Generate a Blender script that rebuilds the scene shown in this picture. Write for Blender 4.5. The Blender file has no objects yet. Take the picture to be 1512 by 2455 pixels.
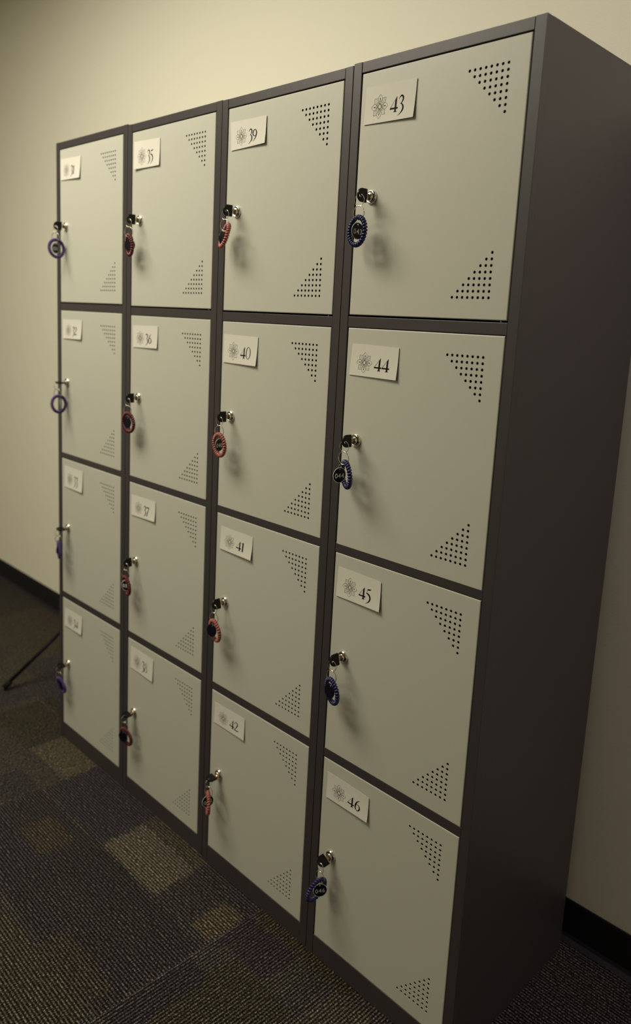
import bpy, bmesh, math, random
from mathutils import Vector, Matrix

sc = bpy.context.scene
col = sc.collection

# ---------------------------------------------------------------- camera
FPX, PX, PY = 1836.97, 755.91, 1093.27
cd = bpy.data.cameras.new('camera')
cam = bpy.data.objects.new('camera', cd)
col.objects.link(cam)
CAM_RV = Vector((1.622105, 0.716464, -0.532102))      # world -> camera (right, down, forward) rotation vector
Rw = Matrix.Rotation(CAM_RV.length, 3, CAM_RV.normalized())
right, down, fwd = Rw[0].copy(), Rw[1].copy(), Rw[2].copy()
m3 = Matrix((right, -down, -fwd)).transposed()
cam.matrix_world = Matrix.Translation(Vector((2.147742, -1.064504, 1.343556))) @ m3.to_4x4()
cd.sensor_fit = 'HORIZONTAL'
cd.sensor_width = 36.0
cd.lens = FPX / 1512.0 * 36.0
cd.shift_x = (756.0 - PX) / 1512.0
cd.shift_y = (PY - 1227.5) / 1512.0
cd.clip_start = 0.02
cd.clip_end = 50
cd.dof.use_dof = True
cd.dof.focus_distance = 1.38
cd.dof.aperture_fstop = 4.6
sc.camera = cam

# ---------------------------------------------------------------- world, lights, exposure
w = bpy.data.worlds.new('world'); sc.world = w; w.use_nodes = True
w.node_tree.nodes['Background'].inputs[0].default_value = (0.9, 0.85, 0.8, 1)
w.node_tree.nodes['Background'].inputs[1].default_value = 0.0
sc.view_settings.view_transform = 'Standard'
sc.view_settings.look = 'None'
sc.view_settings.gamma = 1.0
sc.view_settings.use_curve_mapping = False
sc.view_settings.exposure = 0.0

def area(name, loc, size, power, color, target=None, spread=180):
    l = bpy.data.lights.new(name, 'AREA')
    l.shape = 'RECTANGLE'; l.size = size[0]; l.size_y = size[1]
    l.energy = power; l.color = color; l.spread = math.radians(spread)
    o = bpy.data.objects.new(name, l); col.objects.link(o); o.location = loc
    if target is not None:
        o.rotation_euler = (Vector(target) - Vector(loc)).to_track_quat('-Z', 'Y').to_euler()
    return o

area('ceiling_lamp', (0.12, -1.02, 2.70), (1.4, 0.85), 59.0, (1.0, 0.925, 0.765))
area('far_ceiling_lamp', (-0.6, -3.3, 2.70), (1.2, 0.6), 25.0, (1.0, 0.90, 0.70))
area('side_ceiling_lamp', (2.75, 0.20, 2.70), (0.3, 0.3), 20.0, (1.0, 0.88, 0.90))

# ---------------------------------------------------------------- materials
def nt(name):
    m = bpy.data.materials.new(name); m.use_nodes = True
    n = m.node_tree.nodes; b = n['Principled BSDF']
    return m, n, m.node_tree.links, b

def mat(name, c, rough=0.5, metal=0.0, bump=0.0, bscale=400.0, spec=0.5, mottle=0.0, coat=0.0):
    m, n, l, b = nt(name)
    b.inputs['Base Color'].default_value = (*c, 1)
    b.inputs['Roughness'].default_value = rough
    b.inputs['Metallic'].default_value = metal
    b.inputs['Specular IOR Level'].default_value = spec
    if coat: b.inputs['Coat Weight'].default_value = coat
    tc = n.new('ShaderNodeTexCoord')
    if bump:
        t = n.new('ShaderNodeTexNoise'); t.inputs['Scale'].default_value = bscale; t.inputs['Detail'].default_value = 3
        l.new(tc.outputs['Object'], t.inputs['Vector'])
        bp = n.new('ShaderNodeBump'); bp.inputs['Strength'].default_value = bump; bp.inputs['Distance'].default_value = 0.001
        l.new(t.outputs['Fac'], bp.inputs['Height']); l.new(bp.outputs['Normal'], b.inputs['Normal'])
    if mottle:
        t2 = n.new('ShaderNodeTexNoise'); t2.inputs['Scale'].default_value = 900; t2.inputs['Detail'].default_value = 2
        l.new(tc.outputs['Object'], t2.inputs['Vector'])
        mx = n.new('ShaderNodeMix'); mx.data_type = 'RGBA'
        mx.inputs[6].default_value = (*[v * (1 - mottle) for v in c], 1)
        mx.inputs[7].default_value = (*[min(1, v * (1 + mottle)) for v in c], 1)
        l.new(t2.outputs['Fac'], mx.inputs[0]); l.new(mx.outputs[2], b.inputs['Base Color'])
    return m

M = {
    'wall': mat('painted_wall', (0.795, 0.77, 0.635), 0.75, bump=0.2, bscale=260, spec=0.2),
    'ceiling': mat('ceiling_paint', (0.72, 0.70, 0.64), 0.9, spec=0.1),
    'base': mat('vinyl_baseboard', (0.012, 0.011, 0.014), 0.5, spec=0.3),
    'door': mat('beige_powder_coat', (0.495, 0.495, 0.415), 0.42, bump=0.10, bscale=2600, spec=0.4, mottle=0.05),
    'body': mat('dark_grey_powder_coat', (0.043, 0.037, 0.038), 0.40, bump=0.15, bscale=2400, spec=0.45),
    'inside': mat('dark_inner_sheet', (0.02, 0.018, 0.018), 0.7),
    'paper': mat('paper', (0.64, 0.62, 0.54), 0.8, spec=0.15, bump=0.2, bscale=120),
    'ink': mat('black_ink', (0.008, 0.007, 0.006), 0.7, spec=0.1),
    'ink_thin': mat('dark_ink_lines', (0.07, 0.062, 0.042), 0.8, spec=0.1),
    'chrome': mat('chrome', (0.80, 0.76, 0.68), 0.10, metal=1.0),
    'steel': mat('nickel_wire', (0.66, 0.60, 0.48), 0.18, metal=1.0),
    'brass': mat('brass_blade', (0.60, 0.42, 0.24), 0.25, metal=1.0),
    'black': mat('black_plastic', (0.004, 0.004, 0.004), 0.30, spec=0.22),
    'slot': mat('dark_keyway', (0.01, 0.008, 0.006), 0.5),
    'navy': mat('navy_vinyl', (0.012, 0.013, 0.075), 0.35, spec=0.5),
    'coral': mat('coral_vinyl', (0.34, 0.100, 0.080), 0.4, spec=0.5),
    'red': mat('dark_red_vinyl', (0.10, 0.006, 0.008), 0.35, spec=0.5),
    'purple': mat('purple_vinyl', (0.060, 0.026, 0.165), 0.35, spec=0.5),
    'tag': mat('black_tag_plastic', (0.003, 0.003, 0.008), 0.32, spec=0.25),
    'tagwhite': mat('white_engraving', (0.75, 0.75, 0.72), 0.6),
    'stand': mat('black_painted_steel', (0.005, 0.005, 0.005), 0.5, spec=0.15),
    'rubber': mat('black_rubber', (0.008, 0.008, 0.008), 0.8, spec=0.2),
}

def carpet():
    m, n, l, b = nt('ribbed_tile_carpet')
    b.inputs['Roughness'].default_value = 0.95
    b.inputs['Specular IOR Level'].default_value = 0.1
    tc = n.new('ShaderNodeTexCoord'); sx = n.new('ShaderNodeSeparateXYZ')
    l.new(tc.outputs['Object'], sx.inputs[0])
    X, Y = sx.outputs['X'], sx.outputs['Y']
    def mth(op, a, c=None, d=None, clamp=False):
        q = n.new('ShaderNodeMath'); q.operation = op; q.use_clamp = clamp
        for i, v in enumerate((a, c, d)):
            if v is None: continue
            if isinstance(v, (int, float)): q.inputs[i].default_value = v
            else: l.new(v, q.inputs[i])
        return q.outputs[0]
    # checkerboard of quarter-turned tiles, seam at x = .993
    T = 0.75
    ix = mth('FLOOR', mth('DIVIDE', mth('SUBTRACT', X, 0.993), T))
    iy = mth('FLOOR', mth('DIVIDE', mth('SUBTRACT', Y, 0.05), T))
    par = mth('PINGPONG', mth('ADD', mth('ADD', ix, iy), 0.0), 1.0)
    par = mth('GREATER_THAN', par, 0.5)
    # par 0: ribs along x, 1: ribs along y
    def pick(a, c):                              # a where par=0, c where par=1
        return mth('ADD', mth('MULTIPLY', a, mth('SUBTRACT', 1.0, par)), mth('MULTIPLY', c, par))
    U = pick(X, Y); V = pick(Y, X)               # U along the ribs, V across
    # wobble
    nz = n.new('ShaderNodeTexNoise'); nz.inputs['Scale'].default_value = 420; nz.inputs['Detail'].default_value = 1.5
    l.new(tc.outputs['Object'], nz.inputs['Vector'])
    wob = mth('MULTIPLY', mth('SUBTRACT', nz.outputs['Fac'], 0.5), 0.0040)
    Vw = mth('ADD', V, wob)
    rib = mth('ADD', mth('MULTIPLY', mth('SINE', mth('MULTIPLY', Vw, 2 * math.pi / 0.0072)), 0.5), 0.5)
    # loops along the rib
    cb = n.new('ShaderNodeCombineXYZ')
    l.new(mth('MULTIPLY', U, 300.0), cb.inputs[0]); l.new(mth('MULTIPLY', V, 161.0), cb.inputs[1])
    lo = n.new('ShaderNodeTexNoise'); lo.inputs['Scale'].default_value = 1.0; lo.inputs['Detail'].default_value = 3.0
    l.new(cb.outputs[0], lo.inputs['Vector'])
    loop = lo.outputs['Fac']
    # colour patches: two layers of soft rectangles stretched along the ribs
    def cells(su, sv, ou, ov, seed):
        e = n.new('ShaderNodeTexNoise'); e.inputs['Scale'].default_value = 60; e.inputs['Detail'].default_value = 3
        l.new(tc.outputs['Object'], e.inputs['Vector'])
        j = mth('MULTIPLY', mth('SUBTRACT', e.outputs['Fac'], 0.5), 0.05)
        c = n.new('ShaderNodeCombineXYZ')
        l.new(mth('FLOOR', mth('DIVIDE', mth('ADD', mth('ADD', U, ou), j), su)), c.inputs[0])
        l.new(mth('FLOOR', mth('DIVIDE', mth('ADD', mth('ADD', V, ov), mth('MULTIPLY', j, 0.4)), sv)), c.inputs[1])
        l.new(mth('ADD', mth('MULTIPLY', ix, 7.0), mth('ADD', mth('MULTIPLY', iy, 3.0), seed)), c.inputs[2])
        wn = n.new('ShaderNodeTexWhiteNoise'); wn.noise_dimensions = '3D'
        l.new(c.outputs[0], wn.inputs['Vector'])
        return wn.outputs['Value']
    a1 = cells(0.24, 0.118, 0.17, 0.045, 1.0)
    a2 = cells(0.13, 0.07, 0.03, 0.0, 5.0)
    mixv = mth('ADD', mth('MULTIPLY', a1, 0.7), mth('MULTIPLY', a2, 0.3))
    cr = n.new('ShaderNodeValToRGB'); cr.color_ramp.interpolation = 'LINEAR'
    els = cr.color_ramp.elements
    els[0].position = 0.0; els[0].color = (0.065, 0.058, 0.068, 1)
    els[1].position = 1.0; els[1].color = (0.163, 0.140, 0.104, 1)
    for p, c in ((0.22, (0.098, 0.088, 0.101, 1)), (0.40, (0.078, 0.075, 0.078, 1)), (0.55, (0.099, 0.091, 0.078, 1)), (0.68, (0.104, 0.086, 0.096, 1)), (0.80, (0.120, 0.108, 0.081, 1))):
        e = els.new(p); e.color = c
    l.new(mixv, cr.inputs[0])
    colr = cr.outputs['Color']
    # patches that show in the photo (x0, x1, y0, y1, colour)
    P = [(0.24, 0.555, -0.17, 0.02, (0.070, 0.064, 0.078)), (0.555, 0.993, -0.42, -0.165, (0.062, 0.056, 0.062)), (0.24, 0.60, -0.42, -0.17, (0.064, 0.057, 0.064)),
         (0.555, 0.795, -0.165, -0.036, (0.205, 0.178, 0.142)), (0.795, 0.993, -0.17, 0.02, (0.080, 0.075, 0.080)),
         (0.915, 0.993, -0.155, -0.045, (0.18, 0.145, 0.105)), (0.02, 0.24, -0.11, 0.02, (0.17, 0.148, 0.100)), (-0.25, 0.02, -0.2, 0.1, (0.078, 0.070, 0.050)),
         (0.62, 0.98, -0.60, -0.43, (0.100, 0.090, 0.060)), (0.75, 0.96, -0.44, -0.36, (0.092, 0.080, 0.060)),
         (0.995, 1.15, -0.13, -0.03, (0.075, 0.056, 0.072)), (1.0, 1.30, -0.03, 0.02, (0.090, 0.075, 0.050)), (1.05, 1.25, -0.35, -0.13, (0.082, 0.075, 0.052)),
         (0.995, 1.07, -0.42, -0.20, (0.056, 0.052, 0.060)),
         (-1.05, -0.55, 0.12, 0.46, (0.120, 0.102, 0.080)), (-0.55, -0.28, 0.05, 0.30, (0.088, 0.082, 0.088)), (-0.95, -0.40, -0.12, 0.12, (0.120, 0.104, 0.085)),
         (-0.60, -0.15, -0.30, -0.12, (0.080, 0.073, 0.052)), (-0.15, 0.24, -0.36, -0.11, (0.105, 0.092, 0.080)), (-1.7, -1.05, -0.1, 0.46, (0.095, 0.085, 0.078)),
         (0.10, 0.24, -0.28, -0.17, (0.074, 0.066, 0.078)), (0.36, 0.50, -0.30, -0.20, (0.105, 0.086, 0.066))]
    e2 = n.new('ShaderNodeTexNoise'); e2.inputs['Scale'].default_value = 110; e2.inputs['Detail'].default_value = 3
    l.new(tc.outputs['Object'], e2.inputs['Vector'])
    jj = mth('MULTIPLY', mth('SUBTRACT', e2.outputs['Fac'], 0.5), 0.055)
    Xj = mth('ADD', X, jj); Yj = mth('SUBTRACT', Y, mth('MULTIPLY', jj, 0.5))
    for (x0, x1, y0, y1, c) in P:
        k = 130.0
        f = mth('MINIMUM', mth('MINIMUM', mth('MULTIPLY', mth('SUBTRACT', Xj, x0), k, clamp=True), mth('MULTIPLY', mth('SUBTRACT', x1, Xj), k, clamp=True)),
                mth('MINIMUM', mth('MULTIPLY', mth('SUBTRACT', Yj, y0), k, clamp=True), mth('MULTIPLY', mth('SUBTRACT', y1, Yj), k, clamp=True)))
        f = mth('MULTIPLY', f, 0.85)
        mx = n.new('ShaderNodeMix'); mx.data_type = 'RGBA'
        l.new(f, mx.inputs[0]); l.new(colr, mx.inputs[6]); mx.inputs[7].default_value = (*c, 1)
        colr = mx.outputs[2]
    # lighter yarn flecks on the loops; shade between ribs painted into the colour
    fl = mth('MULTIPLY', mth('SUBTRACT', loop, 0.30, clamp=True), 2.4)
    gr = n.new('ShaderNodeTexNoise'); gr.inputs['Scale'].default_value = 900; gr.inputs['Detail'].default_value = 2
    l.new(tc.outputs['Object'], gr.inputs['Vector'])
    fl = mth('MULTIPLY', fl, mth('ADD', mth('MULTIPLY', gr.outputs['Fac'], 1.3), 0.35))
    gain = mth('MULTIPLY', mth('ADD', mth('MULTIPLY', mth('POWER', rib, 1.4), 0.85), 0.08), mth('ADD', mth('MULTIPLY', mth('POWER', fl, 2.2), 2.9), 0.22))
    vm = n.new('ShaderNodeVectorMath'); vm.operation = 'SCALE'
    l.new(colr, vm.inputs[0]); l.new(gain, vm.inputs['Scale'])
    vt = n.new('ShaderNodeVectorMath'); vt.operation = 'MULTIPLY'; vt.inputs[1].default_value = (1.0, 0.96, 0.86)
    l.new(vm.outputs[0], vt.inputs[0]); l.new(vt.outputs[0], b.inputs['Base Color'])
    h = mth('ADD', mth('MULTIPLY', rib, 0.6), mth('MULTIPLY', loop, 0.9))
    bp = n.new('ShaderNodeBump'); bp.inputs['Strength'].default_value = 1.0; bp.inputs['Distance'].default_value = 0.0025
    l.new(h, bp.inputs['Height']); l.new(bp.outputs['Normal'], b.inputs['Normal'])
    return m
M['carpet'] = carpet()

# ---------------------------------------------------------------- helpers
def tag(o, label=None, cat=None, group=None, kind=None):
    if label: o['label'] = label
    if cat: o['category'] = cat
    if group: o['group'] = group
    if kind: o['kind'] = kind
    return o

def link(name, me, parent=None, loc=(0, 0, 0), rot=(0, 0, 0)):
    o = bpy.data.objects.new(name, me); col.objects.link(o)
    o.parent = parent; o.location = loc; o.rotation_euler = rot
    return o

def mesh(name, bm, mats, smooth=False):
    me = bpy.data.meshes.new(name)
    bm.normal_update()
    bm.to_mesh(me); bm.free()
    for x in (mats if isinstance(mats, (list, tuple)) else [mats]): me.materials.append(M[x])
    if smooth:
        for p in me.polygons: p.use_smooth = True
    return me

def obj(name, bm, mats, parent=None, loc=(0, 0, 0), rot=(0, 0, 0), smooth=False):
    return link(name, mesh(name, bm, mats, smooth), parent, loc, rot)

def empty(name, loc):
    o = bpy.data.objects.new(name, None); col.objects.link(o); o.location = loc
    o.empty_display_size = 0.05
    return o

def box(bm, lo, hi, bev=0.0, mi=0):
    t = bmesh.new()
    bmesh.ops.create_cube(t, size=1)
    for v in t.verts:
        v.co = Vector([lo[i] + (v.co[i] + 0.5) * (hi[i] - lo[i]) for i in range(3)])
    if bev:
        bmesh.ops.bevel(t, geom=t.edges[:], offset=bev, segments=2, affect='EDGES', profile=0.5)
    for f in t.faces: f.material_index = mi
    tmp = bpy.data.meshes.new('t'); t.to_mesh(tmp); t.free()
    bm.from_mesh(tmp); bpy.data.meshes.remove(tmp)

def tube(bm, pts, r, seg=8, closed=False, cap=True, mi=0):
    n = len(pts); rings = []
    pts = [Vector(p) for p in pts]
    up = None
    for i in range(n):
        if closed: t = (pts[(i + 1) % n] - pts[i - 1])
        else: t = pts[min(i + 1, n - 1)] - pts[max(i - 1, 0)]
        t.normalize()
        if up is None:
            up = t.orthogonal().normalized()
        up = (up - t * up.dot(t)).normalized()
        s = t.cross(up)
        rr = r[i] if isinstance(r, (list, tuple)) else r
        rings.append([bm.verts.new(pts[i] + (up * math.cos(a) + s * math.sin(a)) * rr) for a in [2 * math.pi * k / seg for k in range(seg)]])
    off = 0
    if closed:
        best = None
        for o_ in range(seg):
            d = (rings[-1][0].co - rings[0][o_].co).length
            if best is None or d < best: best, off = d, o_
    m = n if closed else n - 1
    for i in range(m):
        A = rings[i]; B = rings[(i + 1) % n]
        o_ = off if i == n - 1 else 0
        for k in range(seg):
            f = bm.faces.new((A[k], A[(k + 1) % seg], B[(k + 1 + o_) % seg], B[(k + o_) % seg])); f.smooth = True; f.material_index = mi
    if not closed and cap:
        bm.faces.new(rings[0][::-1]).material_index = mi
        bm.faces.new(rings[-1]).material_index = mi

def lathe(bm, prof, seg=32, mi=0, smooth=True):
    # prof: (r, h) list; axis is -y (h grows towards the viewer, -y)
    rings = []
    for r, h in prof:
        if r < 1e-6: rings.append([bm.verts.new((0, -h, 0))])
        else: rings.append([bm.verts.new((r * math.cos(a), -h, r * math.sin(a))) for a in [2 * math.pi * k / seg for k in range(seg)]])
    for A, B in zip(rings, rings[1:]):
        for k in range(seg):
            a0 = A[k % len(A)]; a1 = A[(k + 1) % len(A)]; b0 = B[k % len(B)]; b1 = B[(k + 1) % len(B)]
            vs = []
            for v in (a0, a1, b1, b0):
                if v not in vs: vs.append(v)
            f = bm.faces.new(vs); f.smooth = smooth; f.material_index = mi

# ---------------------------------------------------------------- the room
YW = 0.4632
XL, XR, YF, ZC = -3.2, 5.0, -4.6, 2.74
def struct(name, lo, hi, m):
    bm = bmesh.new(); box(bm, lo, hi)
    return tag(obj(name, bm, m), kind='structure')
struct('floor', (XL, YF, -0.05), (XR, YW, 0.0), 'carpet')
struct('ceiling', (XL, YF, ZC), (XR, YW, ZC + 0.05), 'ceiling')
struct('wall_back', (XL, YW, -0.05), (XR, YW + 0.1, ZC + 0.05), 'wall')
struct('wall_left', (XL - 0.1, YF, -0.05), (XL, YW + 0.1, ZC + 0.05), 'wall')
struct('wall_right', (XR, YF, -0.05), (XR + 0.1, YW + 0.1, ZC + 0.05), 'wall')
struct('wall_front', (XL - 0.1, YF - 0.1, -0.05), (XR + 0.1, YF, ZC + 0.05), 'wall')
bm = bmesh.new()                                # vinyl cove base along the back wall
prof = [(YW, 0.0965), (YW - 0.0022, 0.0955), (YW - 0.003, 0.09), (YW - 0.003, 0.014), (YW - 0.006, 0.006), (YW - 0.014, 0.0015), (YW - 0.016, 0.0), (YW, 0.0)]
va = [bm.verts.new((XL, y, z)) for y, z in prof]; vb = [bm.verts.new((XR, y, z)) for y, z in prof]
for i in range(len(prof)):
    j = (i + 1) % len(prof); bm.faces.new((va[i], va[j], vb[j], vb[i]))
bm.faces.new(va[::-1]); bm.faces.new(vb)
tag(obj('baseboard_back', bm, 'base'), kind='structure')

# ---------------------------------------------------------------- lockers
W, D, H = 0.380256, 0.4223, 1.8
ML, MR = 0.0236, 0.0234
ZT = [1.7793, 1.3380, 0.9038, 0.4665]; ZB = [1.3616, 0.9268, 0.4896, 0.0506]
OFF = [(0.0, 0.0026, 0.003), (-0.0005, 0.0018, -0.0002), (0.0, 0.0, -0.0021), (-0.0002, -0.0020, -0.0007)]
DW, DH = W - ML - MR, 0.4175
G = 0.0017                                       # half gap between units
PW = 0.0208

def door_mesh(h):
    bm = bmesh.new()
    b = 0.0015
    hx0, pitch = 0.2268, 0.00998
    X0, X1 = hx0 - pitch / 2, hx0 + 7.5 * pitch
    UZ1 = -0.0355 + pitch / 2; UZ0 = UZ1 - 8 * pitch
    LZ0 = -0.3830 - pitch / 2; LZ1 = LZ0 + 8 * pitch
    xs = [b, X0, X1, DW - b]; zs = [-h + b, LZ0, LZ1, UZ0, UZ1, -b]
    def quad(x0, x1, z0, z1):
        vs = [bm.verts.new((x, 0, z)) for x, z in ((x0, z0), (x1, z0), (x1, z1), (x0, z1))]
        bm.faces.new(vs)
    for i in range(3):
        for j in range(5):
            if i == 1 and j in (1, 3): continue
            quad(xs[i], xs[i + 1], zs[j], zs[j + 1])
    R = 0.00245; N = 16; p2 = pitch / 2
    sq = [(1, 0), (1, 1), (0, 1), (-1, 1), (-1, 0), (-1, -1), (0, -1), (1, -1)]
    for (z0, hole) in ((UZ0, lambda i, j: i >= 7 - j), (LZ0, lambda i, j: i >= j)):
        for i in range(8):
            for j in range(8):
                cx = X0 + (i + .5) * pitch; cz = z0 + (j + .5) * pitch
                if not hole(i, j):
                    quad(cx - p2, cx + p2, cz - p2, cz + p2); continue
                sv = [bm.verts.new((cx + a * p2, 0, cz + c * p2)) for a, c in sq]
                cv = [bm.verts.new((cx + R * math.cos(2 * math.pi * k / N), 0, cz + R * math.sin(2 * math.pi * k / N))) for k in range(N)]
                dv = [bm.verts.new((v.co.x, 0.0011, v.co.z)) for v in cv]
                for k in range(8):
                    bm.faces.new((sv[k], sv[(k + 1) % 8], cv[(2 * k + 2) % N], cv[2 * k + 1], cv[2 * k]))
                for k in range(N):
                    bm.faces.new((cv[k], cv[(k + 1) % N], dv[(k + 1) % N], dv[k]))
    # rolled edge and return
    def loop(i, y): return [bm.verts.new(q) for q in ((i, y, -h + i), (DW - i, y, -h + i), (DW - i, y, -i), (i, y, -i))]
    Ls = [loop(b, 0), loop(b * 0.3, b * 0.3), loop(0, b), loop(0, 0.016)]
    for A, B in zip(Ls, Ls[1:]):
        for k in range(4):
            bm.faces.new((A[k], A[(k + 1) % 4], B[(k + 1) % 4], B[k]))
    bm.normal_update()
    for f in bm.faces:
        c = f.calc_center_median()
        if f.normal.y > 0.5 and abs(c.y) < 1e-5: f.normal_flip()
    return mesh('door', bm, 'door')
DM = door_mesh(DH)

def lock_mesh():
    bm = bmesh.new()
    lathe(bm, [(0.0122, 0.0), (0.0122, 0.0015), (0.0118, 0.0032), (0.0108, 0.0044), (0.0098, 0.0048), (0.0090, 0.0042), (0.0086, 0.0034), (0.0084, 0.0034)], 40)
    lathe(bm, [(0.0084, 0.0034), (0.0083, 0.0034), (0.0081, 0.0020)], 40, 1)
    lathe(bm, [(0.0072, 0.0015), (0.0072, 0.0072), (0.0067, 0.0079), (0.0, 0.0079)], 32)
    lathe(bm, [(0.0081, 0.0020), (0.0072, 0.0018)], 40, 1)
    box(bm, (-0.0012, -0.0082, -0.0046), (0.0012, -0.0076, 0.0046), mi=1)
    return mesh('cam_lock', bm, ['chrome', 'slot'])
LM = lock_mesh()
bm = bmesh.new(); tube(bm, [(0, 0, -0.0028), (0, 0, 0.0)], 0.0014, 10); HM = mesh('hinge_pin', bm, 'chrome')

# -- printed label: paper, flower emblem and old-style numerals
def smooth_pts(pts, n=6):
    out = []
    P = [pts[0]] + list(pts) + [pts[-1]]
    for i in range(1, len(P) - 2):
        p0, p1, p2, p3 = P[i - 1], P[i], P[i + 1], P[i + 2]
        for s in range(n):
            t = s / n
            out.append(tuple(0.5 * ((2 * b_) + (-a + c) * t + (2 * a - 5 * b_ + 4 * c - d) * t * t + (-a + 3 * b_ - 3 * c + d) * t ** 3) for a, b_, c, d in zip(p0, p1, p2, p3)))
    out.append(tuple(pts[-1]))
    return out

def strip(pts, n=6):
    """(x, y, halfwidth) centre line -> list of quads in 2D"""
    q = smooth_pts(pts, n) if n > 1 else list(pts)
    L, Rr = [], []
    for i in range(len(q)):
        a = q[max(i - 1, 0)]; b = q[min(i + 1, len(q) - 1)]
        dx, dy = b[0] - a[0], b[1] - a[1]; d = math.hypot(dx, dy) or 1
        nx, ny = -dy / d, dx / d; hw = max(q[i][2], 0.004)
        L.append((q[i][0] + nx * hw, q[i][1] + ny * hw)); Rr.append((q[i][0] - nx * hw, q[i][1] - ny * hw))
    return [[Rr[i], Rr[i + 1], L[i + 1], L[i]] for i in range(len(q) - 1)]

def ring2(cx, cy, ox, oy, ix, iy, n=32):
    out = []
    for k in range(n):
        a, b = 2 * math.pi * k / n, 2 * math.pi * (k + 1) / n
        out.append([(cx + ix * math.cos(a), cy + iy * math.sin(a)), (cx + ox * math.cos(a), cy + oy * math.sin(a)), (cx + ox * math.cos(b), cy + oy * math.sin(b)), (cx + ix * math.cos(b), cy + iy * math.sin(b))])
    return out

S6 = [(.60, 1.04, .006), (.42, .93, .03), (.22, .70, .06), (.11, .40, .075), (.15, .14, .06), (.34, -.01, .03), (.54, .10, .06), (.61, .31, .07), (.52, .50, .05), (.34, .57, .022), (.17, .48, .012)]
DIG = {
    '0': ring2(.34, .50, .34, .53, .235, .49),
    '1': [[(.30, 1.0), (.12, .88), (.12, .05), (.30, .05)], [(.12, .88), (.0, .84), (.02, .90), (.30, 1.0)], [(.04, 0), (.38, 0), (.30, .06), (.12, .06)]],
    '2': strip([(.03, .74, .035), (.10, .92, .03), (.28, 1.0, .035), (.45, .88, .065), (.45, .68, .07), (.28, .38, .045), (.03, .07, .02)]) + [[(.0, .0), (.60, .0), (.64, .22), (.56, .10)], [(.0, .0), (.56, .10), (.06, .10), (.0, .06)]],
    '3': strip([(.0, .80, .006), (.11, .95, .03), (.25, 1.02, .055), (.40, .93, .065), (.42, .77, .065), (.34, .60, .04), (.20, .49, .015)]) + strip([(.18, .50, .012), (.34, .46, .04), (.46, .30, .07), (.46, .10, .07), (.34, -.06, .045), (.16, -.20, .02), (.0, -.28, .004)]),
    '4': [[(.62, 1.03), (.46, .80), (.46, .06), (.62, .06)], [(.62, 1.03), (.575, .985), (.0, .25), (.05, .27)], [(.0, .20), (.76, .20), (.78, .31), (.02, .31)], [(.36, 0), (.72, 0), (.62, .07), (.46, .07)]],
    '5': strip([(.16, .93, .035), (.32, .94, .06), (.46, .98, .035), (.54, 1.06, .01)], 4) + strip([(.15, .97, .014), (.08, .62, .014)], 1) + strip([(.04, .60, .03), (.22, .58, .065), (.42, .43, .075), (.48, .20, .075), (.38, -.02, .05), (.18, -.18, .02), (.02, -.27, .004)]),
    '6': strip(S6),
    '7': [[(.0, .98), (.0, .78), (.05, .86), (.58, .86)], [(.0, .98), (.58, .86), (.60, .98), (.30, 1.0)]] + strip([(.56, .92, .035), (.36, .50, .06), (.22, .12, .07), (.16, -.16, .07)]),
    '8': ring2(.32, .765, .235, .265, .15, .235) + ring2(.32, .265, .31, .285, .205, .255),
    '9': strip([(.64 - x, .90 - y, h) for x, y, h in S6]),
}
DWID = {'0': .68, '1': .40, '2': .62, '3': .50, '4': .74, '5': .52, '6': .62, '7': .56, '8': .62, '9': .62}

def flower():
    """unit radius 1 line drawing, quads"""
    out = []
    lw = 0.0115
    def line(pts, n=5, w=lw): out.extend(strip([(x, y, w) for x, y in pts], n))
    def pol(r, a): return (r * math.cos(math.radians(a)), r * math.sin(math.radians(a)))
    for k in range(8):
        a = 90 + 45 * k
        card = (k % 2 == 0)
        if card:
            for s in (-1, 1):
                line([pol(1.0, a), pol(0.86, a + s * 11.5), pol(0.715, a + s * 24)], 4)
                line([pol(0.70, a + s * 22), pol(0.53, a + s * 24), pol(0.44, a + s * 8)], 4, lw * .8)
            out.append([pol(0.76, a), pol(0.64, a + 5.5), pol(0.60, a), pol(0.64, a - 5.5)])
            line([pol(0.62, a - 7), pol(0.50, a)], 1, lw * .7); line([pol(0.62, a + 7), pol(0.50, a)], 1, lw * .7)
            line([pol(0.60, a), pol(0.43, a)], 1, lw * .7)
        else:
            for s in (-1, 1):
                line([pol(0.99, a), pol(0.83, a + s * 10.5), pol(0.715, a + s * 21)], 4)
                line([pol(0.84, a + s * 4), pol(0.60, a + s * 7), pol(0.45, a + s * 5)], 3, lw * .55)
                line([pol(0.66, a + s * 23), pol(0.60, a + s * 14), pol(0.50, a + s * 20)], 3, lw * .8)
    c1 = [pol(0.43 * (1 + 0.03 * math.cos(math.radians(8 * t))), t + 90) for t in range(0, 361, 15)]
    line(c1, 1, lw)
    c2 = [pol(0.36, t + 22.5) for t in range(0, 361, 45)]
    line(c2, 1, lw * .8)
    for k in range(8):
        a = 22.5 + 45 * k
        out.extend([[(x + pol(0.235, a)[0], y + pol(0.235, a)[1]) for x, y in q] for q in ring2(0, 0, .068, .068, .042, .042, 10)])
    for k in range(4):
        a = 90 * k
        out.append([pol(0.26, a - 9), pol(0.19, a), pol(0.26, a + 9), pol(0.31, a)])
        line([pol(0.18, a + 45), pol(0.15, a), pol(0.18, a - 45)], 1, lw * .7)
    return out
FLW = flower()

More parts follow.
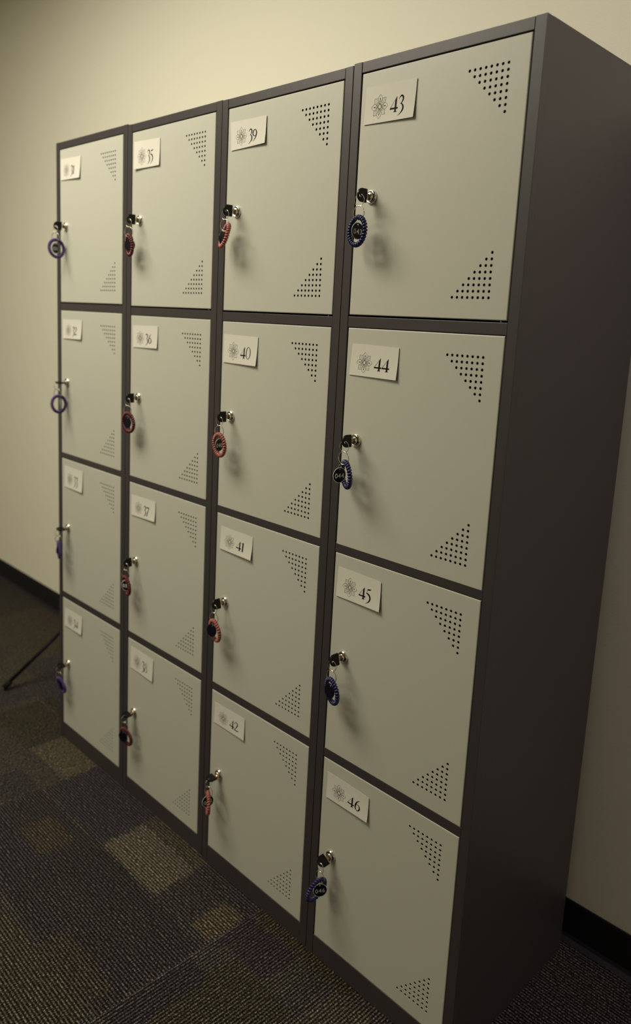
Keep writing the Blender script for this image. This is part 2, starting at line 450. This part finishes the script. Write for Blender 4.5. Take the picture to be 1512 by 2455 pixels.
def label_mesh(num, corners, curl):
    """corners: TL TR BR BL in the door's x, z; the paper stands a little off the door towards its lower edge"""
    TL, TR, BR, BL = [Vector((a, b)) for a, b in corners]
    def f(u, v, lift=0.0):
        p = TL * (1 - u) * (1 - v) + TR * u * (1 - v) + BR * u * v + BL * (1 - u) * v
        c = curl[0] * v ** 2.2 * (0.35 + 0.65 * u) + curl[1] * u ** 3 + curl[2] * v * (1 - u) ** 3
        return (p.x, -(0.0005 + c + lift), p.y)
    bm = bmesh.new()
    NU, NV = 16, 10
    for side, y in ((0, 0.0), (1, -0.0003)):
        g = [[bm.verts.new(f(i / NU, j / NV, y)) for j in range(NV + 1)] for i in range(NU + 1)]
        for i in range(NU):
            for j in range(NV):
                q = (g[i][j], g[i][j + 1], g[i + 1][j + 1], g[i + 1][j])
                fc = bm.faces.new(q if side == 0 else q[::-1]); fc.smooth = True
    rim = [(i / NU, 0) for i in range(NU)] + [(1, j / NV) for j in range(NV)] + [(i / NU, 1) for i in range(NU, 0, -1)] + [(0, j / NV) for j in range(NV, 0, -1)]
    ra = [bm.verts.new(f(u, v, 0.0)) for u, v in rim]; rb = [bm.verts.new(f(u, v, -0.0003)) for u, v in rim]
    for i in range(len(rim)):
        j = (i + 1) % len(rim); bm.faces.new((ra[i], ra[j], rb[j], rb[i]))
    def put(q, mi):
        vs = [bm.verts.new(f((x - 0.0107) / 0.1128, (-0.026 - z) / 0.0615, 0.00022)) for x, z in q]
        fc = bm.faces.new(vs); fc.material_index = mi
    for q in FLW:
        put([(0.0448 + x * 0.0186, -0.0609 + y * 0.0198) for x, y in q], 2)
    x0 = 0.0690
    HH = 0.0246
    for ch in num:
        for q in DIG[ch]:
            put([(x0 + x * HH * 0.93, -0.0743 + y * HH) for x, y in q], 1)
        x0 += (DWID[ch] * 0.93 + 0.06) * HH
    bm.normal_update()
    for fc in bm.faces:
        if fc.material_index and fc.normal.y > 0: fc.normal_flip()
    return mesh('number_label', bm, ['paper', 'ink', 'ink_thin'])

LAB = {
    43: [(.0114, -.0250), (.1241, -.0274), (.1224, -.0891), (.0097, -.0868)], 44: [(.0133, -.0283), (.1249, -.0300), (.1240, -.0875), (.0091, -.0863)],
    45: [(.0103, -.0263), (.1200, -.0273), (.1220, -.0850), (.0086, -.0862)], 46: [(.0133, -.0267), (.1262, -.0282), (.1275, -.0800), (.0132, -.0830)],
    39: [(.0080, -.0278), (.1242, -.0298), (.1240, -.0830), (.0130, -.0855)], 40: [(.0063, -.0277), (.1229, -.0287), (.1207, -.0900), (.0071, -.0890)],
    41: [(.0167, -.0282), (.1293, -.0292), (.1284, -.0815), (.0147, -.0820)], 42: [(.0134, -.0276), (.1252, -.0250), (.1261, -.0775), (.0114, -.0799)],
    35: [(.0086, -.0225), (.1223, -.0263), (.1225, -.0880), (.0142, -.0880)], 36: [(.0096, -.0249), (.1248, -.0225), (.1242, -.0770), (.0127, -.0796)],
    37: [(.0116, -.0320), (.1262, -.0299), (.1254, -.0820), (.0125, -.0870)], 38: [(.0155, -.0190), (.1261, -.0207), (.1247, -.0830), (.0140, -.0815)],
    31: [(.0050, -.0252), (.1207, -.0279), (.1172, -.0845), (.0065, -.0820)], 32: [(.0113, -.0249), (.1260, -.0237), (.1239, -.0775), (.0141, -.0795)],
    33: [(.0167, -.0200), (.1290, -.0205), (.1277, -.0830), (.0185, -.0840)], 34: [(.0157, -.0305), (.1245, -.0272), (.1210, -.0840), (.0131, -.0870)]}
CURL = {43: (.0030, .0010, 0), 44: (.0030, .001, 0), 45: (.0035, .0012, 0), 46: (.0035, .0012, 0), 39: (.0030, .0015, 0), 40: (.0035, .001, 0), 41: (.0045, .0005, 0),
        42: (.0020, .001, 0), 35: (.0025, .001, .004), 36: (.0025, .001, 0), 37: (.003, .001, 0), 38: (.002, .001, 0), 31: (.0035, .001, 0), 32: (.0035, .001, 0), 33: (.003, .001, 0), 34: (.003, .001, 0)}
LOCK = {43: (.0378, -.2109), 44: (.0354, -.2074), 45: (.0361, -.2058), 46: (.0353, -.2077), 39: (.0380, -.2111), 40: (.0386, -.2066), 41: (.0385, -.2054), 42: (.0366, -.2064),
        35: (.0374, -.2094), 36: (.0392, -.2070), 37: (.0356, -.2094), 38: (.0352, -.2066), 31: (.0340, -.2091), 32: (.0375, -.2055), 33: (.0380, -.2080), 34: (.0350, -.2068)}

UNIT = ['four-door steel locker column nearest the camera, doors 43 to 46, its dark side showing',
        'four-door steel locker column with doors 39 to 42 and coral key bands',
        'four-door steel locker column with doors 35 to 38 and dark red key bands',
        'four-door steel locker column at the far left end, doors 31 to 34, purple key bands']
lock_world = {}
def make_unit(c):
    dx, dy, dz = OFF[c]
    root = empty('locker', (c * W + dx, dy, 0))
    tag(root, UNIT[3 - c], 'locker', 'numbered four-door lockers in a row along the wall')
    top = H + dz
    x0, x1 = G, W - G
    for s in (0, 1):                             # side sheet with its front post
        bm = bmesh.new()
        if s == 0:
            box(bm, (x0, 0.0, 0.0), (x0 + PW - G, 0.018, top), 0.0007)
            box(bm, (x0, 0.0175, 0.0), (x0 + 0.0012, D, top))
        else:
            box(bm, (x1 - PW + G, 0.0, 0.0), (x1, 0.018, top), 0.0007)
            box(bm, (x1 - 0.0012, 0.0175, 0.0), (x1, D, top))
        obj('side_panel', bm, 'body', root)
    bm = bmesh.new(); box(bm, (x0 + .0014, D - 0.002, 0.002), (x1 - .0014, D - 0.0008, top - .001)); obj('back_panel', bm, 'body', root)
    bm = bmesh.new()
    box(bm, (PW + 0.0008, 0.0003, ZT[0] + dz + 0.0022), (W - PW - 0.0008, 0.018, top - 0.0003), 0.0007)
    box(bm, (x0 + .0014, 0.0182, top - 0.0014), (x1 - .0014, D - .0022, top - 0.0002))
    obj('top_panel', bm, 'body', root)
    for r in range(3):
        bm = bmesh.new()
        box(bm, (PW + 0.0004, 0.0006, ZT[r + 1] + dz + 0.0012), (W - PW - 0.0004, 0.018, ZB[r] + dz - 0.0030), 0.0007)
        box(bm, (x0 + .0014, 0.0182, ZB[r] + dz - 0.0050), (x1 - .0014, D - .0022, ZB[r] + dz - 0.0040))
        obj('shelf_rail', bm, 'body', root)
    bm = bmesh.new()
    box(bm, (PW + 0.0004, 0.0006, 0.0), (W - PW - 0.0004, 0.018, ZB[3] + dz - 0.0024), 0.0007)
    box(bm, (x0 + .0014, 0.0182, ZB[3] + dz - 0.0050), (x1 - .0014, D - .0022, ZB[3] + dz - 0.0040))
    obj('base_rail', bm, 'body', root)
    for r in range(4):
        num = 31 + 4 * c + r
        d = link('door', DM, root, (ML, 0.0004, ZT[r] + dz))
        lk = link('cam_lock', LM, d, (LOCK[num][0], 0, LOCK[num][1]))
        tag(lk, 'round chrome cam lock')
        tag(link('hinge_pin', HM, d, (DW - 0.012, 0.0035, -DH)), 'small steel pin under the door corner')
        lk.rotation_euler = (0, math.radians(KEY[num].get('roll', 0)), 0)
        lb = link('number_label', label_mesh(str(num), LAB[num], CURL[num]), d)
        tag(lb, 'white paper label with a flower emblem and the number %d' % num)
        lock_world[num] = Vector((c * W + dx + ML + LOCK[num][0], dy + 0.0004, ZT[r] + dz + LOCK[num][1]))
    return root

# ---------------------------------------------------------------- keys on coil wristbands
# roll: turn of the key in its lock; r1, r2: ring yaw; band / tg: yaw offset from the view line; lean: tilt; txt: number side shown
KEY = {
    43: dict(roll=2, band=-55, tg=42, lean=2, txt=1), 44: dict(roll=-4, band=-72, tg=36, lean=-6, txt=1, tx=-.006, ty=-.010, bx=.004),
    45: dict(roll=-16, band=-62, tg=-48, lean=-6, txt=0, tlean=8, tx=-.002), 46: dict(roll=-60, band=48, tg=12, lean=14, txt=1, tlean=-6, r1=80, tx=.002),
    39: dict(roll=4, band=-77, tg=60, lean=17, txt=0, tx=-.004, tz=.004, ty=.006, bx=.007, bz=.009), 40: dict(roll=-3, band=-60, tg=50, lean=-3, txt=1, tx=.001),
    41: dict(roll=-16, band=-64, tg=-42, lean=-8, txt=0, tlean=8, tx=-.004), 42: dict(roll=-82, band=-86, tg=22, lean=1, txt=1, tlean=-14, tx=-.001, ty=.006),
    35: dict(roll=3, band=-72, tg=-30, lean=-4, txt=0, tx=.003, ty=.006), 36: dict(roll=-2, band=-56, tg=-50, lean=-5, txt=0), 37: dict(roll=-10, band=-70, tg=-30, lean=-6, txt=1, tx=.002),
    38: dict(roll=-80, band=-58, tg=-40, lean=-12, txt=0, tx=-.004), 31: dict(roll=8, band=36, tg=48, lean=-6, txt=1), 32: dict(roll=-86, band=38, tg=86, lean=-8, txt=1, tx=.008),
    33: dict(roll=-80, band=-84, tg=60, lean=-2, txt=0), 34: dict(roll=-74, band=-66, tg=-60, lean=-14, txt=0, tx=.006)}

def bow_mesh():
    # plate in the y-z plane: y from -0.0135 (square end) to -0.0370 (round end); thickness in x; with a hole
    bm = bmesh.new()
    hh, th = 0.0118, 0.0019
    pts = [(-0.0137, -hh + .001), (-0.0147, -hh)]
    cy = -0.0262; rr = 0.0113
    arc = []
    for k in range(31):
        a = math.radians(-90 + 180 * k / 30)
        arc.append((cy - rr * math.cos(a), hh * math.sin(a)))
    outer = pts + arc + [(-0.0147, hh), (-0.0137, hh - .001)]
    hc = (-0.0318, -0.0015); hr = 0.0028
    n = 24
    def pt_on(o, a):
        # ray from the hole centre to the outline
        dx, dz = math.cos(a), math.sin(a); best = None
        for i in range(len(o)):
            p, q = o[i], o[(i + 1) % len(o)]
            ex, ez = q[0] - p[0], q[1] - p[1]
            den = dx * ez - dz * ex
            if abs(den) < 1e-12: continue
            t = ((p[0] - hc[0]) * ez - (p[1] - hc[1]) * ex) / den
            u = ((p[0] - hc[0]) * dz - (p[1] - hc[1]) * dx) / den
            if t > 0 and -1e-6 <= u <= 1 + 1e-6 and (best is None or t < best): best = t
        return (hc[0] + dx * best, hc[1] + dz * best)
    angs = sorted(set([math.atan2(p[1] - hc[1], p[0] - hc[0]) for p in outer] + [2 * math.pi * k / n - math.pi for k in range(n)]))
    O = [pt_on(outer, a) for a in angs]
    I = [(hc[0] + hr * math.cos(a), hc[1] + hr * math.sin(a)) for a in angs]
    def shrink(P, d):
        return [(p[0] + (-d if p[0] > hc[0] + .004 else d * (hc[0] - p[0]) * 100 if p[0] < hc[0] else 0), p[1] * (1 - d / hh)) for p in P]
    Oi = shrink(O, 0.0007)
    def lay(P, x): return [bm.verts.new((x, y, z)) for y, z in P]
    L = [lay(I, -th), lay(Oi, -th), lay(O, -th + .0008), lay(O, th - .0008), lay(Oi, th), lay(I, th)]
    m = len(angs)
    for A, B in zip(L, L[1:] + L[:1]):
        for k in range(m):
            bm.faces.new((A[k], A[(k + 1) % m], B[(k + 1) % m], B[k]))
    bmesh.ops.remove_doubles(bm, verts=bm.verts[:], dist=1e-6)
    bmesh.ops.recalc_face_normals(bm, faces=bm.faces[:])
    return mesh('key_bow', bm, 'black')

def blade_mesh():
    bm = bmesh.new()
    box(bm, (-0.0009, -0.0150, -0.0040), (0.0009, -0.0070, 0.0040), 0.0003)
    return mesh('key_blade', bm, 'brass')

def ring_mesh(r, wr, split):
    bm = bmesh.new()
    if split:                                    # two flat turns of a split ring
        pts = [(r * math.cos(2 * math.pi * t / 40), (t / 80.0 - .5) * 0.0014, r * math.sin(2 * math.pi * t / 40)) for t in range(81)]
        tube(bm, pts, wr, 7)
    else:
        tube(bm, [(r * math.cos(2 * math.pi * t / 28), 0, r * math.sin(2 * math.pi * t / 28)) for t in range(28)], wr, 6, closed=True)
    return mesh('split_ring', bm, 'steel')

def band_mesh(m):
    bm = bmesh.new()
    Rb, rc, wr, n = 0.0236, 0.0025, 0.00235, 28
    N = n * 16
    pts = []
    for k in range(N):
        a = 2 * math.pi * k / N; b = a * n
        rr = Rb + rc * math.cos(b)
        pts.append((rr * math.cos(a), rc * math.sin(b), rr * math.sin(a)))
    tube(bm, pts, wr, 10, closed=True)
    return mesh('coil_wristband', bm, m)

def text_quads(s, size):
    cu = bpy.data.curves.new('t', 'FONT'); cu.body = s; cu.size = size; cu.align_x = 'CENTER'; cu.align_y = 'CENTER'; cu.space_character = 1.12
    cu.offset = 0.00012
    o = bpy.data.objects.new('t', cu); col.objects.link(o)
    dg = bpy.context.evaluated_depsgraph_get()
    me = o.evaluated_get(dg).to_mesh()
    vs = [v.co.copy() for v in me.vertices]; fs = [tuple(p.vertices) for p in me.polygons]
    o.evaluated_get(dg).to_mesh_clear()
    bpy.data.objects.remove(o); bpy.data.curves.remove(cu)
    return vs, fs

def tag_mesh(num, front):
    bm = bmesh.new()
    r, th = 0.0147, 0.0007
    hr, hz = 0.0016, 0.0108
    N = 48
    # disc with a hole near its top; faces along +-y
    angs = [2 * math.pi * k / N for k in range(N)]
    def outl(rad):
        out = []
        for a in angs:
            dx, dz = math.cos(a), math.sin(a); b = hz * dz
            t = -b + math.sqrt(b * b - hz * hz + rad * rad)
            out.append((dx * t, hz + dz * t))
        return out
    I = [(hr * math.cos(a), hz + hr * math.sin(a)) for a in angs]
    O1, O2, O3 = outl(r - 0.0010), outl(r - 0.0004), outl(r)
    def lay(P, y): return [bm.verts.new((x, y, z)) for x, z in P]
    L = [lay(I, th), lay(O1, th), lay(O2, th), lay(O3, th - .0004), lay(O3, -th + .0004), lay(O2, -th), lay(O1, -th), lay(I, -th)]
    for q, (A, B) in enumerate(zip(L, L[1:] + L[:1])):
        for k in range(N):
            f = bm.faces.new((A[k], A[(k + 1) % N], B[(k + 1) % N], B[k]))
            if q == 5: f.material_index = 1      # the pale engraved rim
            if q in (2, 4): f.material_index = 1
    bmesh.ops.recalc_face_normals(bm, faces=bm.faces[:])
    if front:
        vs, fs = text_quads('0%d' % num, 0.0128)
        nv = [bm.verts.new((v.x, -th - 0.00012, v.y - 0.0015)) for v in vs]
        for f in fs:
            try:
                ff = bm.faces.new([nv[i] for i in f]); ff.material_index = 1
            except ValueError: pass
    # wire link from the tag hole up
    tube(bm, [(0.0024 * math.cos(t), 0.0002 * math.sin(2 * t), hz + 0.0040 + 0.0052 * math.sin(t)) for t in [2 * math.pi * k / 20 for k in range(20)]], 0.00035, 5, closed=True, mi=2)
    return mesh('number_tag', bm, ['tag', 'tagwhite' if front else 'tag', 'steel'])  # plain tags: back-lit shade put into the colour, pale rim turned black

BOW, BLADE = bow_mesh(), blade_mesh()
RING1, RING2 = ring_mesh(0.0104, 0.0006, False), ring_mesh(0.0122, 0.0006, True)
BANDS = [band_mesh(m) for m in ('purple', 'red', 'coral', 'navy')]
CN = ['purple', 'dark red', 'coral', 'navy blue']

for c in range(4): make_unit(c)

def yawq(ang, lean=0.0, view=None):
    """turn a part whose face points to -y so that its face points to the world angle ang, then tip it clockwise about the line of sight"""
    m = Matrix.Rotation(math.radians(ang + 90), 4, 'Z')
    if lean:
        v = math.radians(view if view is not None else ang)
        m = Matrix.Rotation(math.radians(-lean), 4, Vector((math.cos(v), math.sin(v), 0))) @ m
    return m.to_euler()

def make_key(num):
    k = KEY[num]; c = (num - 31) // 4
    p = lock_world[num]
    root = empty('locker_key', p)
    nm = '0%d' % num
    if num in (43, 44, 46): extra = 'black tag reading %s' % nm
    elif num == 40: extra = 'half-hidden black tag'
    elif num == 42: extra = 'black tag'
    else: extra = 'black tag'
    tag(root, 'key in door %d with %s coil wristband%s' % (num, CN[c], '' if num in (32, 33) else ' and ' + extra), 'key', 'keys on coil wristbands in the locker locks')
    rl = math.radians(k.get('roll', 0))
    link('key_blade', BLADE, root, rot=(0, rl, 0)); link('key_bow', BOW, root, rot=(0, rl, 0))
    hole = Matrix.Rotation(rl, 4, 'Y') @ Vector((0, -0.0318, -0.0015))
    view = math.degrees(math.atan2(-1.073 - p.y + 0.03, 2.143 - p.x))
    horiz = abs(k.get('roll', 0)) > 45
    r1 = k.get('r1', 0 if horiz else -84)
    zc = hole.z - 0.0104 + 0.0022
    if horiz: zc = hole.z - 0.0104 + 0.0012
    tag(link('split_ring', RING1, root, (hole.x, hole.y, zc), yawq(r1)), 'small plain wire ring')
    z2 = zc - 0.0104 - 0.0122 + 0.0012
    tag(link('split_ring', RING2, root, (hole.x, hole.y, z2), yawq(view + k.get('r2', -38))), 'larger double-turn split ring')
    zb = z2 - 0.0122 + 0.0045 + 0.0005
    le = k.get('lean', 0)
    nv = math.radians(view)
    rt = Vector((-math.sin(nv), math.cos(nv), 0))
    off = rt * (k.get('bx', 0) - 0.0238 * math.sin(math.radians(le)))
    link('coil_wristband', BANDS[c], root, (hole.x + off.x, hole.y + off.y, zb + k.get('bz', 0) - 0.0238 * math.cos(math.radians(le))), yawq(view + k['band'], le, view))
    zt = z2 - 0.0122 - 0.0078 - 0.0108 + k.get('tz', 0)
    o2 = rt * k.get('tx', 0) + Vector((math.cos(nv), math.sin(nv), 0)) * (-k.get('ty', 0))
    t = link('number_tag', tag_mesh(num, k['txt']), root, (hole.x + o2.x, hole.y + o2.y, zt), yawq(view + k['tg'], k.get('tlean', 0), view))
    tag(t, ('round black tag reading %s in white' % nm) if k['txt'] else 'round plain black tag')
for num in range(31, 47): make_key(num)

# ---------------------------------------------------------------- tripod stand beside the far end of the lockers
t = empty('tripod_stand', (-0.36, 0.27, 0.0))
tag(t, 'black metal tripod stand, one thin leg reaching out on the carpet left of the lockers', 'stand')
bm = bmesh.new(); tube(bm, [(0, 0, 0.06), (0, 0, 0.62)], 0.0125, 16); tube(bm, [(0, 0, 0.62), (0, 0, 1.05)], 0.0095, 16); obj('pole', bm, 'stand', t)
bm = bmesh.new(); tube(bm, [(0, 0, 0.20), (0, 0, 0.245)], 0.021, 20); obj('collar', bm, 'stand', t)
bm = bmesh.new(); tube(bm, [(0.012, -0.012, 0.60), (0.034, -0.034, 0.60)], 0.008, 10); obj('knob', bm, 'stand', t)
for a in (264.0, 24.0, 144.0):
    ca, sa = math.cos(math.radians(a)), math.sin(math.radians(a))
    Lr = 0.283
    if a == 144.0: Lr = 0.262
    bm = bmesh.new(); tube(bm, [(ca * 0.02, sa * 0.02, 0.222), (ca * Lr, sa * Lr, 0.014)], 0.0068, 12)
    lg = obj('leg', bm, 'stand', t)
    bm = bmesh.new(); tube(bm, [(ca * (Lr - 0.022), sa * (Lr - 0.022), 0.029), (ca * (Lr + 0.004), sa * (Lr + 0.004), 0.0105)], 0.0105, 12); obj('rubber_foot', bm, 'rubber', lg)
